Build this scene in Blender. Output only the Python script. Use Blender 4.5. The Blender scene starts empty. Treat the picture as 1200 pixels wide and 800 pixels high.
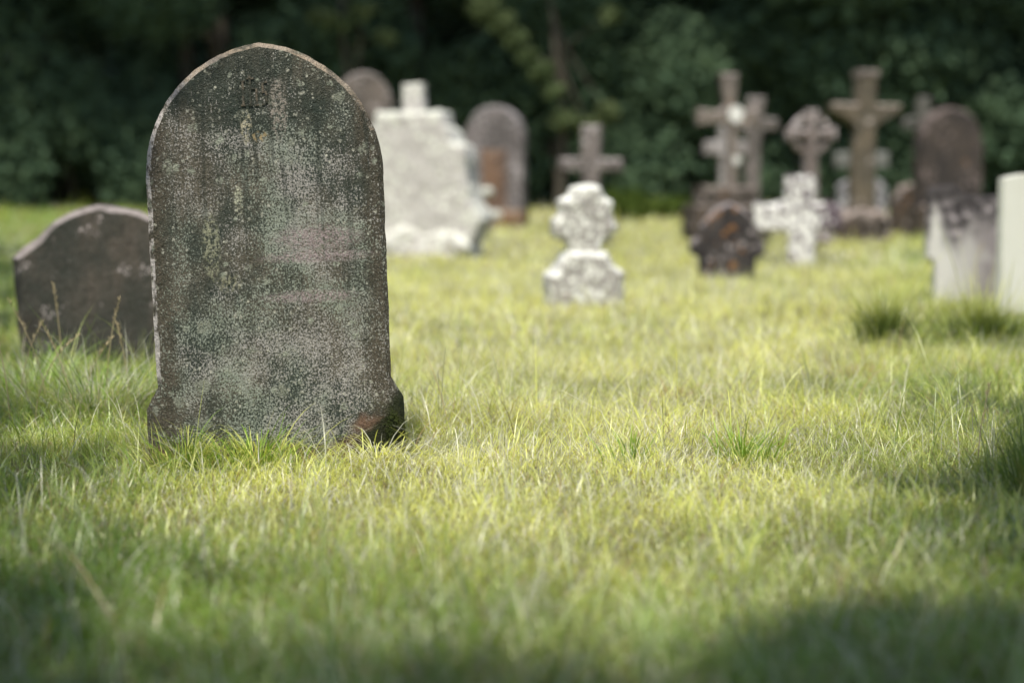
import bpy, bmesh, math, random
import numpy as np
from mathutils import Vector, noise as mnoise

random.seed(11)
rng = np.random.default_rng(11)
scene = bpy.context.scene
col = scene.collection
R = math.radians

# ------------------------------------------------------------------ camera
CAM_H, FPX, HOR = 0.77, 2400.0, 213.0      # metres; focal length and horizon in pixels of a 1200 px wide frame
cam_data = bpy.data.cameras.new('camera')
cam = bpy.data.objects.new('camera', cam_data)
col.objects.link(cam)
cam.location = (0, 0, CAM_H)
cam.rotation_euler = (R(90) - math.atan((400 - HOR) / FPX), 0, 0)
cam_data.sensor_width = 36
cam_data.lens = FPX / 1200 * 36
cam_data.clip_start = 0.05
cam_data.clip_end = 2000
cam_data.dof.use_dof = True
cam_data.dof.focus_distance = 5.62
cam_data.dof.aperture_fstop = 1.55
scene.camera = cam

# ------------------------------------------------------------------ terrain
def gz(x, y):
    """height of the ground (works on floats and numpy arrays)"""
    x = np.asarray(x, float); y = np.asarray(y, float)
    rise = 0.0004 * np.clip(y - 14, 0, 40) ** 2
    und = 0.018 * np.sin(1.3 * x + 0.7 * y) * np.sin(0.9 * y - 0.4 * x + 1.0) + 0.012 * np.sin(3.1 * x + 1.0) * np.sin(2.7 * y)
    return rise + und * np.clip((y + 5) / 6, 0, 1)

def g(x, y): return float(gz(x, y))
def X(px, d): return (px - 600) / FPX * d
TH = math.atan((400 - HOR) / FPX)
def Z(py, d):
    v = (400 - py) / FPX
    return CAM_H + d * (v * math.cos(TH) - math.sin(TH)) / (math.cos(TH) + v * math.sin(TH))

# ------------------------------------------------------------------ object helpers
def tag(o, label=None, cat=None, group=None, kind=None):
    if label: o['label'] = label
    if cat: o['category'] = cat
    if group: o['group'] = group
    if kind: o['kind'] = kind
    return o

def link(name, me, mat=None, parent=None):
    o = bpy.data.objects.new(name, me)
    col.objects.link(o)
    if mat is not None:
        me.materials.clear(); me.materials.append(mat)
    if parent is not None: o.parent = parent
    return o

def thing(name, label, cat, loc, rot=(0, 0, 0), group=None):
    o = bpy.data.objects.new(name, None)
    o.empty_display_size = 0.1
    col.objects.link(o)
    o.location = loc; o.rotation_euler = rot
    return tag(o, label, cat, group)

def mesh_np(name, verts, faces_flat, loop_starts, loop_totals, colors=None, smooth=True):
    me = bpy.data.meshes.new(name)
    me.vertices.add(len(verts)); me.vertices.foreach_set('co', np.ascontiguousarray(verts, np.float32).ravel())
    me.loops.add(len(faces_flat)); me.loops.foreach_set('vertex_index', np.ascontiguousarray(faces_flat, np.int32))
    me.polygons.add(len(loop_starts))
    me.polygons.foreach_set('loop_start', np.ascontiguousarray(loop_starts, np.int32))
    if smooth: me.polygons.foreach_set('use_smooth', np.ones(len(loop_starts), bool))
    me.update(calc_edges=True)
    if colors is not None:
        a = me.color_attributes.new('tint', 'FLOAT_COLOR', 'POINT')
        c = np.ones((len(verts), 4), np.float32); c[:, :3] = colors
        a.data.foreach_set('color', c.ravel())
    return me

# ------------------------------------------------------------------ material helpers
class NT:
    def __init__(self, name):
        self.m = bpy.data.materials.new(name); self.m.use_nodes = True
        self.t = self.m.node_tree; self.t.nodes.clear()
        self.out = self.t.nodes.new('ShaderNodeOutputMaterial')
    def n(self, kind, **kw):
        nd = self.t.nodes.new(kind)
        for k, v in kw.items(): setattr(nd, k, v)
        return nd
    def l(self, a, b): self.t.links.new(a, b)
    def put(self, sock, v):
        if isinstance(v, bpy.types.NodeSocket): self.l(v, sock)
        elif isinstance(v, (tuple, list)) and sock.type == 'RGBA': sock.default_value = (*v, 1) if len(v) == 3 else v
        else: sock.default_value = v
    def coords(self, seed=0.0, scale=(1, 1, 1)):
        tc = self.n('ShaderNodeTexCoord'); mp = self.n('ShaderNodeMapping')
        self.l(tc.outputs['Object'], mp.inputs['Vector'])
        mp.inputs['Location'].default_value = (seed * 3.1, seed * 1.7, seed * 2.3)
        mp.inputs['Scale'].default_value = scale
        return mp.outputs['Vector']
    def noise(self, vec, scale, detail=3, rough=0.55, dist=0.0):
        nd = self.n('ShaderNodeTexNoise'); self.l(vec, nd.inputs['Vector'])
        nd.inputs['Scale'].default_value = scale; nd.inputs['Detail'].default_value = detail
        nd.inputs['Roughness'].default_value = rough; nd.inputs['Distortion'].default_value = dist
        return nd.outputs['Fac']
    def voro(self, vec, scale, rnd=1.0):
        nd = self.n('ShaderNodeTexVoronoi'); self.l(vec, nd.inputs['Vector'])
        nd.inputs['Scale'].default_value = scale; nd.inputs['Randomness'].default_value = rnd
        return nd.outputs['Distance'], nd.outputs['Color']
    def ramp(self, v, lo, hi, a=0.0, b=1.0):
        nd = self.n('ShaderNodeMapRange'); nd.interpolation_type = 'SMOOTHSTEP'
        self.put(nd.inputs['Value'], v)
        nd.inputs['From Min'].default_value = lo; nd.inputs['From Max'].default_value = hi
        nd.inputs['To Min'].default_value = a; nd.inputs['To Max'].default_value = b
        return nd.outputs['Result']
    def math(self, op, a, b=0.0, clamp=False):
        nd = self.n('ShaderNodeMath', operation=op, use_clamp=clamp)
        self.put(nd.inputs[0], a); self.put(nd.inputs[1], b)
        return nd.outputs[0]
    def mul(self, *v):
        r = v[0]
        for x in v[1:]: r = self.math('MULTIPLY', r, x)
        return r
    def mix(self, f, a, b, blend='MIX'):
        nd = self.n('ShaderNodeMix', data_type='RGBA', blend_type=blend)
        self.put(nd.inputs[0], f); self.put(nd.inputs[6], a); self.put(nd.inputs[7], b)
        return nd.outputs[2]
    def xyz(self, vec):
        nd = self.n('ShaderNodeSeparateXYZ'); self.l(vec, nd.inputs[0]); return nd.outputs
    def blob(self, x, z, cx, cz, rx, rz):
        """soft 0..1 patch centred at cx, cz in the plane of the face"""
        a = self.math('DIVIDE', self.math('SUBTRACT', x, cx), rx); b = self.math('DIVIDE', self.math('SUBTRACT', z, cz), rz)
        r2 = self.math('ADD', self.mul(a, a), self.mul(b, b))
        return self.ramp(r2, 0.0, 1.0, 1.0, 0.0)
    def surface(self, color, bump=None, strength=0.5, dist=0.01, rough=0.9, spec=0.2):
        b = self.n('ShaderNodeBsdfPrincipled')
        self.put(b.inputs['Base Color'], color); self.put(b.inputs['Roughness'], rough)
        b.inputs['Specular IOR Level'].default_value = spec
        if bump is not None:
            bn = self.n('ShaderNodeBump'); bn.inputs['Strength'].default_value = strength; bn.inputs['Distance'].default_value = dist
            self.l(bump, bn.inputs['Height']); self.l(bn.outputs[0], b.inputs['Normal'])
        self.l(b.outputs[0], self.out.inputs['Surface'])
        return self.m

def stone_mat(name, base, dark, spots, seed, spot_amt=0.5, spot_scale=30, orange=0.0, dark_amt=0.5, streak=0.0, streak_z=None):
    """weathered stone: two-tone base, dark runs, pale lichen spots, optional orange lichen, tops painted as if lit"""
    t = NT(name); v = t.coords(seed)
    c = t.mix(t.ramp(t.noise(v, 4, 5), 0.5 + 0.25 - dark_amt * 0.5 - 0.12, 0.5 + 0.25 - dark_amt * 0.5 + 0.12), dark, base)
    c = t.mix(t.ramp(t.noise(v, 45, 4), 0.35, 0.7, 0.0, 0.55), c, tuple(x * 0.45 for x in base))
    if streak:
        vs = t.coords(seed + 5, (1, 1, 0.12)); s = t.ramp(t.noise(vs, 14, 3), 0.42, 0.62, 0.0, streak)
        if streak_z:
            s = t.mul(s, t.ramp(t.xyz(t.coords(0))[2], streak_z[0], streak_z[1]))
        c = t.mix(s, c, dark)
    d, vc = t.voro(v, spot_scale)
    gate = t.ramp(t.noise(v, spot_scale * 0.22, 3), 0.62 - spot_amt * 0.35, 0.72 - spot_amt * 0.35)
    c = t.mix(t.mul(t.ramp(d, 0.28, 0.5, 1.0, 0.0), gate), c, spots)
    c = t.mix(t.mul(t.ramp(t.noise(v, 95, 3), 0.5, 0.6), 0.6 * spot_amt), c, spots)
    if orange:
        c = t.mix(t.ramp(t.noise(v, 11, 4), 0.665 - orange * 0.15, 0.76 - orange * 0.15, 0, 0.7), c, (0.34, 0.16, 0.055))
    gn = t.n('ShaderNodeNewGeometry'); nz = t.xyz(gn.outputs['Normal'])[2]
    c = t.mix(t.mul(t.ramp(nz, 0.3, 0.65), t.ramp(t.noise(v, 14, 3), 0.3, 0.6, 0.45, 0.9)), c, spots)  # upward faces painted paler, as if lit from above
    bmp = t.math('ADD', t.noise(v, 60, 4), t.mul(t.noise(v, 14, 4), 1.5))
    return t.surface(c, bmp, 0.7, 0.012)

# ---- the big foreground headstone
def main_stone_mat():
    t = NT('lichened_sandstone'); v = t.coords(3.0); x, y, z = t.xyz(t.coords(0))
    brown, black, grey = (0.135, 0.12, 0.093), (0.056, 0.068, 0.056), (0.10, 0.095, 0.08)
    c = t.mix(t.ramp(t.noise(v, 5, 5, 0.6), 0.36, 0.62), black, brown)
    # dark algae runs
    vs = t.coords(7.0, (1, 1, 0.14))
    c = t.mix(t.ramp(t.noise(vs, 16, 4, 0.6), 0.44, 0.66, 0, 0.75), c, black)
    top = t.blob(x, z, -0.01, 1.0, 0.26, 0.26)
    c = t.mix(t.mul(top, t.ramp(t.noise(v, 9, 4), 0.30, 0.55), 0.7), c, (0.044, 0.057, 0.047))
    # brown worn margin along the edges
    ax = t.math('ABSOLUTE', x)
    margin = t.mul(t.ramp(t.math('ADD', ax, t.mul(t.noise(v, 7, 3), 0.10)), 0.295, 0.345), 0.8)
    c = t.mix(margin, c, t.mix(t.noise(v, 22, 4), (0.07, 0.06, 0.045), (0.13, 0.108, 0.08)))
    # fine grain: dark pits
    pit = t.ramp(t.noise(v, 210, 2, 0.6), 0.40, 0.50, 1.0, 0.0)
    c = t.mix(t.mul(pit, 0.5), c, (0.022, 0.027, 0.022))
    # pale crustose lichen speckle, in patches
    low = t.blob(x, z, 0.08, 0.2, 0.42, 0.42)
    patches = [t.mul(t.blob(x, z, 0.03, 0.82, 0.28, 0.13), 0.9), t.mul(t.blob(x, z, 0.13, 0.60, 0.21, 0.13), 1.1), low,
               t.mul(t.blob(x, z, 0.10, 0.44, 0.24, 0.10), 0.8)]
    amt = patches[0]
    for p in patches[1:]: amt = t.math('MAXIMUM', amt, p)
    amt = t.math('ADD', t.mul(amt, 0.07), t.mul(t.math('SUBTRACT', t.noise(v, 8, 5, 0.6), 0.5), 0.52))
    amt = t.math('SUBTRACT', amt, t.mul(t.ramp(t.noise(vs, 20, 3), 0.42, 0.66), 0.05))
    amt = t.math('SUBTRACT', amt, t.mul(t.ramp(z, 0.84, 1.0), 0.07))
    amt = t.math('SUBTRACT', amt, t.mul(margin, 0.07))
    grain = t.noise(v, 200, 2.0, 0.55, 0.6)
    sp = t.ramp(t.math('ADD', grain, amt), 0.50, 0.60)
    pale = t.mix(t.ramp(t.noise(v, 6, 3), 0.4, 0.62), (0.32, 0.35, 0.29), (0.41, 0.385, 0.36))
    c = t.mix(t.mul(sp, 0.92), c, pale)
    # crusty rosettes of several sizes
    for sc_, r0_, th_, cc in ((26, 0.20, 0.60, (0.34, 0.36, 0.29)), (15, 0.24, 0.63, (0.27, 0.28, 0.225)), (58, 0.22, 0.58, (0.44, 0.43, 0.36))):
        vd = t.n('ShaderNodeVectorMath', operation='ADD'); nn = t.n('ShaderNodeTexNoise'); nn.inputs['Scale'].default_value = sc_ * 2.2; t.l(v, nn.inputs['Vector'])
        sv_ = t.n('ShaderNodeVectorMath', operation='SCALE'); t.l(nn.outputs['Color'], sv_.inputs[0]); sv_.inputs['Scale'].default_value = 0.55 / sc_
        t.l(v, vd.inputs[0]); t.l(sv_.outputs[0], vd.inputs[1])
        d_, c_ = t.voro(vd.outputs[0], sc_)
        pick = t.ramp(t.xyz(c_)[0], th_ + 0.12, th_ + 0.2)
        k = t.mul(t.ramp(d_, r0_, r0_ + 0.10, 1.0, 0.0), pick, t.ramp(t.noise(v, 120, 3), 0.36, 0.52))
        c = t.mix(t.mul(k, 0.8), c, cc)
    # dark run-off streaks from the top
    vr = t.coords(11.0, (1, 1, 0.05))
    k = t.mul(t.ramp(t.noise(vr, 30, 3, 0.6), 0.54, 0.64), t.ramp(z, 0.25, 0.75))
    c = t.mix(t.mul(k, 0.55), c, (0.034, 0.042, 0.034))
    # two worn pinkish bands
    for cx, cz, rx, rz in ((0.135, 0.615, 0.15, 0.045), (0.13, 0.565, 0.19, 0.022), (0.11, 0.455, 0.16, 0.022)):
        k = t.mul(t.blob(x, z, cx, cz, rx, rz), t.ramp(t.noise(v, 130, 3, 0.7), 0.40, 0.56))
        c = t.mix(t.mul(k, 0.9), c, (0.36, 0.29, 0.29))
    # cream and ochre lichen rosettes
    for cx, cz, rx, rz, cc in ((-0.045, 0.925, 0.018, 0.055, (0.5, 0.45, 0.32)), (-0.01, 0.897, 0.03, 0.018, (0.36, 0.27, 0.14)), (-0.075, 0.725, 0.016, 0.05, (0.5, 0.5, 0.38)),
                               (-0.155, 0.60, 0.03, 0.11, (0.33, 0.33, 0.23)), (0.045, 0.97, 0.03, 0.10, (0.34, 0.30, 0.26)), (-0.11, 0.50, 0.04, 0.03, (0.3, 0.29, 0.2))):
        k = t.mul(t.blob(x, z, cx, cz, rx, rz), 1.5, t.ramp(t.noise(v, 120, 4, 0.65), 0.46, 0.60))
        c = t.mix(t.math('MINIMUM', k, 0.85), c, cc)
    d, vc = t.voro(v, 42)
    c = t.mix(t.mul(t.ramp(d, 0.10, 0.2, 1.0, 0.0), t.ramp(t.noise(v, 13, 2), 0.56, 0.64)), c, (0.48, 0.47, 0.39))
    # spalled brown stone near the ground and a dark mossy corner
    e = t.math('ADD', z, t.mul(t.math('SUBTRACT', t.noise(v, 14, 4), 0.5), 0.12))
    c = t.mix(t.ramp(e, 0.03, 0.075, 0.9, 0.0), c, t.mix(t.noise(v, 40, 4), (0.07, 0.045, 0.03), (0.17, 0.11, 0.075)))
    k = t.blob(x, e, 0.285, 0.085, 0.10, 0.055)
    c = t.mix(t.mul(k, 1.3), c, (0.19, 0.12, 0.085))
    k = t.math('MINIMUM', t.mul(t.blob(x, t.math('SUBTRACT', e, t.mul(x, 0.6)), 0.37, -0.165, 0.20, 0.16), 2.2), 0.96)
    c = t.mix(k, c, t.mix(t.noise(v, 80, 3), (0.012, 0.016, 0.008), (0.035, 0.042, 0.02)))
    # weathered upper surface and left arris painted pale, as if catching sun
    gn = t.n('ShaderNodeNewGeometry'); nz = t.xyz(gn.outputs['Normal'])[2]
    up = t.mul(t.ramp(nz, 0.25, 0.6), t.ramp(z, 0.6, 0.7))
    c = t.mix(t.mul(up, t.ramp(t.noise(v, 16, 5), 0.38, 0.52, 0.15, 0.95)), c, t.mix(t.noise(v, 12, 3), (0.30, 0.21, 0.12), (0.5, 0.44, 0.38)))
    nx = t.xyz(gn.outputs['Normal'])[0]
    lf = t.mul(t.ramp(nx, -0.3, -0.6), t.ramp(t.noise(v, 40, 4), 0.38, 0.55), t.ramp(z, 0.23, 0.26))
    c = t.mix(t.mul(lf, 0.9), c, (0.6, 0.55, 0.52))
    bmp = t.math('ADD', t.math('ADD', grain, t.mul(t.noise(v, 60, 4), 0.7)), t.mul(t.noise(v, 11, 4), 1.4))
    return t.surface(c, bmp, 1.0, 0.011, 0.92, 0.15)

def grass_mat(name, trans=0.5, sheen=0.07):
    t = NT(name)
    at = t.n('ShaderNodeAttribute', attribute_name='tint')
    d = t.n('ShaderNodeBsdfDiffuse'); tr = t.n('ShaderNodeBsdfTranslucent'); gl = t.n('ShaderNodeBsdfGlossy')
    gl.inputs['Roughness'].default_value = 0.42; gl.inputs['Color'].default_value = (1.0, 1.0, 0.92, 1)
    t.l(at.outputs['Color'], d.inputs['Color'])
    warm = t.mix(1.0, at.outputs['Color'], (1.15, 1.05, 0.55), 'MULTIPLY')
    t.l(warm, tr.inputs['Color'])
    m1 = t.n('ShaderNodeMixShader'); m1.inputs[0].default_value = trans; t.l(d.outputs[0], m1.inputs[1]); t.l(tr.outputs[0], m1.inputs[2])
    m2 = t.n('ShaderNodeMixShader'); m2.inputs[0].default_value = sheen; t.l(m1.outputs[0], m2.inputs[1]); t.l(gl.outputs[0], m2.inputs[2])
    t.l(m2.outputs[0], t.out.inputs['Surface'])
    return t.m

def leaf_mat(name, a, b, trans=0.3):
    t = NT(name); v = t.coords(1.0)
    c = t.mix(t.ramp(t.noise(v, 0.9, 3), 0.35, 0.65), a, b)
    c = t.mix(t.ramp(t.noise(v, 7, 2), 0.4, 0.7, 0, 0.5), c, tuple(x * 0.5 for x in a))
    d = t.n('ShaderNodeBsdfDiffuse'); tr = t.n('ShaderNodeBsdfTranslucent')
    t.l(c, d.inputs['Color']); t.l(c, tr.inputs['Color'])
    m1 = t.n('ShaderNodeMixShader'); m1.inputs[0].default_value = trans; t.l(d.outputs[0], m1.inputs[1]); t.l(tr.outputs[0], m1.inputs[2])
    t.l(m1.outputs[0], t.out.inputs['Surface'])
    return t.m

def bark_mat():
    t = NT('bark'); v = t.coords(2.0, (1, 1, 0.25))
    n1 = t.noise(v, 16, 5)
    return t.surface(t.mix(n1, (0.03, 0.026, 0.02), (0.11, 0.095, 0.075)), n1, 0.9, 0.03)

M = {}
M['main'] = main_stone_mat()
M['grass'] = grass_mat('grass_blade')
M['tuft'] = grass_mat('coarse_grass_blade', 0.4, 0.025)
M['leaf'] = leaf_mat('dark_leaf', (0.115, 0.185, 0.115), (0.13, 0.195, 0.112), 0.4)
M['leaf_deep'] = leaf_mat('lifted_wood_leaf', (0.34, 0.46, 0.34), (0.37, 0.48, 0.34), 0.4)  # paler back-row leaves stand in for light in the wood's dark gaps
M['leaf_near'] = leaf_mat('near_leaf', (0.06, 0.10, 0.045), (0.08, 0.12, 0.045), 0.25)
M['leaf_spray'] = leaf_mat('spray_leaf', (0.12, 0.165, 0.075), (0.17, 0.21, 0.10), 0.35)
M['leaf_light'] = leaf_mat('sunlit_leaf', (0.09, 0.14, 0.03), (0.14, 0.19, 0.045), 0.35)
M['bark'] = bark_mat()

# ------------------------------------------------------------------ slab builder
def densify(pts, step):
    out = []
    for i, (x, z) in enumerate(pts):
        x2, z2 = pts[(i + 1) % len(pts)]
        L = math.hypot(x2 - x, z2 - z); k = max(1, int(L / step))
        for j in range(k): out.append((x + (x2 - x) * j / k, z + (z2 - z) * j / k))
    return out

def slab_mesh(name, pts, thick, bevel=0.012, step=0.03, jitter=0.004, freq=14.0, seed=0.0, back=0.0):
    """upright slab from an outline in x, z; chamfered arrises with small chips"""
    area = sum(pts[i][0] * pts[(i + 1) % len(pts)][1] - pts[(i + 1) % len(pts)][0] * pts[i][1] for i in range(len(pts)))
    if area < 0: pts = pts[::-1]
    p = densify(pts, step); n = len(p)
    nor = []
    for i in range(n):
        a, b = p[i - 1], p[(i + 1) % n]
        tx, tz = b[0] - a[0], b[1] - a[1]; L = math.hypot(tx, tz) or 1
        nor.append((tz / L, -tx / L))
    rings = []
    for k, (yy, ins) in enumerate(((-thick / 2, bevel), (-thick / 2 + bevel, 0), (thick / 2 - bevel, 0), (thick / 2, bevel))):
        ring = []
        for i, ((x, z), (nx, nz)) in enumerate(zip(p, nor)):
            q = Vector((x * freq + seed, yy * freq, z * freq + seed))
            j = jitter * (mnoise.noise(q) + 0.6 * mnoise.noise(q * 2.7))
            chip = max(0, mnoise.noise(q * 0.55 + Vector((9, 3, 1))) - 0.28) * jitter * 5
            o = -ins + j - chip * (1.0 if k in (0, 3) else 0.45)
            ring.append((x + nx * o, yy, z + nz * o))
        rings.append(ring)
    verts = [v for r in rings for v in r]
    faces = [tuple(range(n)), tuple(range(4 * n - 1, 3 * n - 1, -1))]
    for k in range(3):
        for i in range(n):
            j = (i + 1) % n
            faces.append((k * n + j, k * n + i, (k + 1) * n + i, (k + 1) * n + j))
    me = bpy.data.meshes.new(name); me.from_pydata(verts, [], faces)
    bm = bmesh.new(); bm.from_mesh(me); bmesh.ops.recalc_face_normals(bm, faces=bm.faces); bm.to_mesh(me); bm.free()
    return me

def rough(me, voxel=0.02, amp=0.03, size=0.12, amp2=0.012, size2=0.04):
    """remesh a closed mesh and displace it into weathered rock"""
    o = bpy.data.objects.new('rough_source', me); col.objects.link(o)
    r = o.modifiers.new('remesh', 'REMESH'); r.mode = 'VOXEL'; r.voxel_size = voxel
    for a, s in ((amp, size), (amp2, size2)):
        tx = bpy.data.textures.new('rock_clouds', 'CLOUDS'); tx.noise_scale = s; tx.noise_depth = 3
        d = o.modifiers.new('displace', 'DISPLACE'); d.texture = tx; d.strength = a; d.mid_level = 0.5; d.texture_coords = 'LOCAL'
    dg = bpy.context.evaluated_depsgraph_get(); dg.update()
    res = bpy.data.meshes.new_from_object(o.evaluated_get(dg))
    res.name = me.name
    bpy.data.objects.remove(o, do_unlink=True)
    res.polygons.foreach_set('use_smooth', np.ones(len(res.polygons), bool))
    return res

def box_pts(x0, x1, z0, z1): return [(x0, z0), (x1, z0), (x1, z1), (x0, z1)]

def px_outline(pts, cx, d):
    """outline measured on the photograph, in metres about a point on the ground at depth d"""
    x0 = X(cx, d); z0 = g(x0, d)
    return [((a - cx) / FPX * d, Z(b, d) - z0) for a, b in pts]

def place(cx, d): x = X(cx, d); return (x, d, g(x, d))

footprints = []      # (x, y, half width, half depth, rotation) kept free of grass
def foot(o, hw, hd): footprints.append((o.location.x, o.location.y, hw, hd, o.rotation_euler.z))

# ------------------------------------------------------------------ big headstone
D0 = 5.66
def arch_outline():
    w, s, h = 0.3235, 0.795, 0.358                     # half width, springing height, rise of the pointed arch
    Rr = (h * h + w * w) / (2 * w)
    pts = [(-0.353, -0.25), (0.353, -0.25), (0.353, 0.165), (0.320, 0.222), (w - 0.002, 0.30), (w, s)]
    a1 = math.atan2(h, Rr - w)
    a1 = math.pi - math.atan2(h, -(w - Rr) * -1) if False else math.atan2(h, (Rr - w))
    # right arc: centre at (w - Rr, s), from angle 0 to the apex
    ap = math.atan2(h, Rr - w)
    for k in range(1, 15):
        a = ap * k / 14; pts.append((w - Rr + Rr * math.cos(a), s + Rr * math.sin(a)))
    for k in range(13, -1, -1):
        a = ap * k / 14; pts.append((-(w - Rr + Rr * math.cos(a)), s + Rr * math.sin(a)))
    pts += [(-w + 0.002, 0.30), (-0.320, 0.222), (-0.353, 0.165)]
    return pts
hs = thing('headstone', 'large lichen-speckled headstone with a pointed arch top, in sharp focus in the foreground grass', 'headstone',
           (X(325, D0), D0, g(X(325, D0), D0)), (R(-1.5), R(-2.2), R(5)))
sl = link('slab', slab_mesh('slab', arch_outline(), 0.11, 0.013, 0.010, 0.0018, 26, 2.0), M['main'], hs)
foot(hs, 0.36, 0.06)
# carved sacred monogram (three upright letters with a cross over the middle one), worn, near the top of the face
def carve_boxes(boxes, y0, y1):
    bm = bmesh.new()
    for (x0, x1, z0, z1) in boxes:
        vs = [bm.verts.new((x, y, z)) for y in (y0, y1) for x, z in ((x0, z0), (x1, z0), (x1, z1), (x0, z1))]
        for f in ((0, 1, 2, 3), (7, 6, 5, 4), (0, 4, 5, 1), (1, 5, 6, 2), (2, 6, 7, 3), (3, 7, 4, 0)): bm.faces.new([vs[i] for i in f])
    me = bpy.data.meshes.new('monogram'); bm.to_mesh(me); bm.free(); return me
zc = 0.985; xc = -0.022
B = [(-.030, -.0245, 0, .062), (-.034, -.021, -.004, 0), (-.034, -.021, .0625, .066),
     (-.0105, -.0050, 0, .082), (.0065, .012, 0, .044), (-.0045, .006, .041, .046), (-.014, -.0015, -.004, 0), (.003, .0155, -.004, 0), (-.018, .003, .068, .072),
     (.024, .0295, .030, .060), (.030, .039, .057, .062), (.030, .037, .030, .035), (.033, .0385, .003, .0295), (.023, .0325, -.002, .0025)]
tm = NT('monogram_stone'); vv = tm.coords(4)
M['mono'] = tm.surface(tm.mix(tm.ramp(tm.noise(vv, 60, 4), 0.4, 0.6), (0.045, 0.048, 0.038), (0.125, 0.105, 0.08)), tm.noise(vv, 120, 3), 0.8, 0.006)
link('carved_monogram', carve_boxes([(a + xc, b + xc, c + zc, d + zc) for a, b, c, d in B], -0.0590, -0.05), M['mono'], hs)
# cushion of moss on the broken lower right corner
def tuft_mesh(name, centre, radii, count, size, seed):
    rs = np.random.default_rng(seed); v = []; f = []
    for i in range(count):
        d = rs.normal(size=3); d /= np.linalg.norm(d)
        p = np.array(centre) + d * np.array(radii) * rs.uniform(0.5, 1.0) ** 0.4
        a = rs.normal(size=3); a /= np.linalg.norm(a); b = np.cross(a, d); b /= np.linalg.norm(b) + 1e-6
        s = size * rs.uniform(0.6, 1.4); k = len(v)
        v += [tuple(p - a * s * .5), tuple(p + b * s * .35), tuple(p + a * s * .7), tuple(p - b * s * .35)]; f.append((k, k + 1, k + 2, k + 3))
    me = bpy.data.meshes.new(name); me.from_pydata(v, [], f); return me
tm = NT('moss'); vv = tm.coords(6)
M['moss'] = tm.surface(tm.mix(tm.noise(vv, 40, 3), (0.012, 0.018, 0.008), (0.045, 0.055, 0.018)), tm.noise(vv, 300, 2), 0.6, 0.004, 1.0, 0.05)
link('moss', tuft_mesh('moss', (0.318, -0.035, 0.075), (0.036, 0.028, 0.075), 2600, 0.008, 5), M['moss'], hs)

# ------------------------------------------------------------------ stones behind
def stone(name, label, cat, cx, d, outline, thick, mat, rot=(0, 0, 0), bevel=0.012, jitter=0.005, part='slab', group=None, step=0.03, rgh=None):
    t = thing(name, label, cat, place(cx, d), tuple(R(a) for a in rot), group)
    pts = px_outline(outline, cx, d)
    zl = min(p[1] for p in pts)
    pts = [(x, z - 0.2 if z <= zl + 0.03 else z) for x, z in pts]
    me = slab_mesh(part, pts, thick, bevel, step, jitter, 10, cx * 0.1)
    if rgh: me = rough(me, *rgh)
    link(part, me, mat, t)
    foot(t, max(abs(p[0]) for p in pts), thick / 2)
    return t

def part_px(t, name, cx, d, outline, thick, mat, y=0.0, bevel=0.012, jitter=0.005, rgh=None, step=0.03):
    me = slab_mesh(name, px_outline(outline, cx, d), thick, bevel, step, jitter, 10, cx * 0.13)
    if rgh: me = rough(me, *rgh)
    o = link(name, me, mat, t); o.location.y = y
    return o

def arch_px(x0, x1, ytop, yspring, ybase, n=12, point=0.0):
    c = (x0 + x1) / 2; w = (x1 - x0) / 2; h = yspring - ytop
    pts = [(x0, ybase), (x0, yspring)]
    for k in range(1, n):
        a = math.pi * (1 - k / n)
        pts.append((c + w * math.cos(a), yspring - h * (math.sin(a) ** (1 - point * 0.3))))
    return pts + [(x1, yspring), (x1, ybase)]

# low leaning stone at left
stone('headstone', 'low dark headstone with a shouldered curved top leaning behind the large headstone at the left', 'headstone', 130, 8.5,
      [(30, 445), (22, 297), (36, 284), (52, 275), (63, 264), (72, 256), (90, 247), (108, 241), (126, 238), (148, 241), (170, 248), (188, 257), (198, 266), (212, 276), (226, 284), (238, 297), (232, 445)],
      0.10, stone_mat('brown_sandstone', (0.085, 0.072, 0.058), (0.034, 0.037, 0.030), (0.32, 0.28, 0.27), 1.3, 0.12, 60, dark_amt=0.45, streak=0.6), (-7, -2.5, 8), 0.026, 0.006)

# tall pale stepped monument
pale = stone_mat('pale_limestone', (0.69, 0.70, 0.61), (0.50, 0.46, 0.45), (0.74, 0.75, 0.66), 2.1, 0.6, 16, dark_amt=0.16)
DM = 20.5
t = stone('stepped_monument', 'tall pale stepped monument with a square stub on top beside the large headstone', 'monument', 487, DM,
          [(418, 308), (402, 268), (416, 236), (418, 198), (424, 196), (424, 170), (434, 166), (438, 150), (446, 148), (448, 132), (526, 131), (528, 148), (536, 152), (540, 168), (552, 170), (556, 180), (556, 214), (564, 236), (575, 256), (562, 284), (556, 308)], 0.5, pale, (0, 0, -14), 0.03, 0.02, 'stone_body', rgh=(0.022, 0.03, 0.2, 0.022, 0.07))
part_px(t, 'stub', 487, DM, [(475, 140), (475, 99), (499, 98), (499, 140)], 0.18, pale, 0, 0.02, 0.01)
part_px(t, 'rubble_base', 487, DM, [(404, 312), (406, 284), (425, 268), (450, 276), (480, 266), (515, 274), (545, 268), (562, 288), (552, 312)], 0.6, pale, -0.02, 0.05, 0.03, (0.03, 0.13, 0.2, 0.05, 0.09))

# tall arched stone behind the monument
stone('headstone', 'tall brown round-topped headstone half hidden between the large headstone and the pale monument', 'headstone', 437, 23.5,
      arch_px(403, 470, 84, 122, 285), 0.16, stone_mat('faded_brown_stone', (0.20, 0.165, 0.14), (0.08, 0.07, 0.06), (0.34, 0.30, 0.29), 3.7, 0.4, 20, dark_amt=0.45), (0, -3, 6), 0.02, 0.012)

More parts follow.
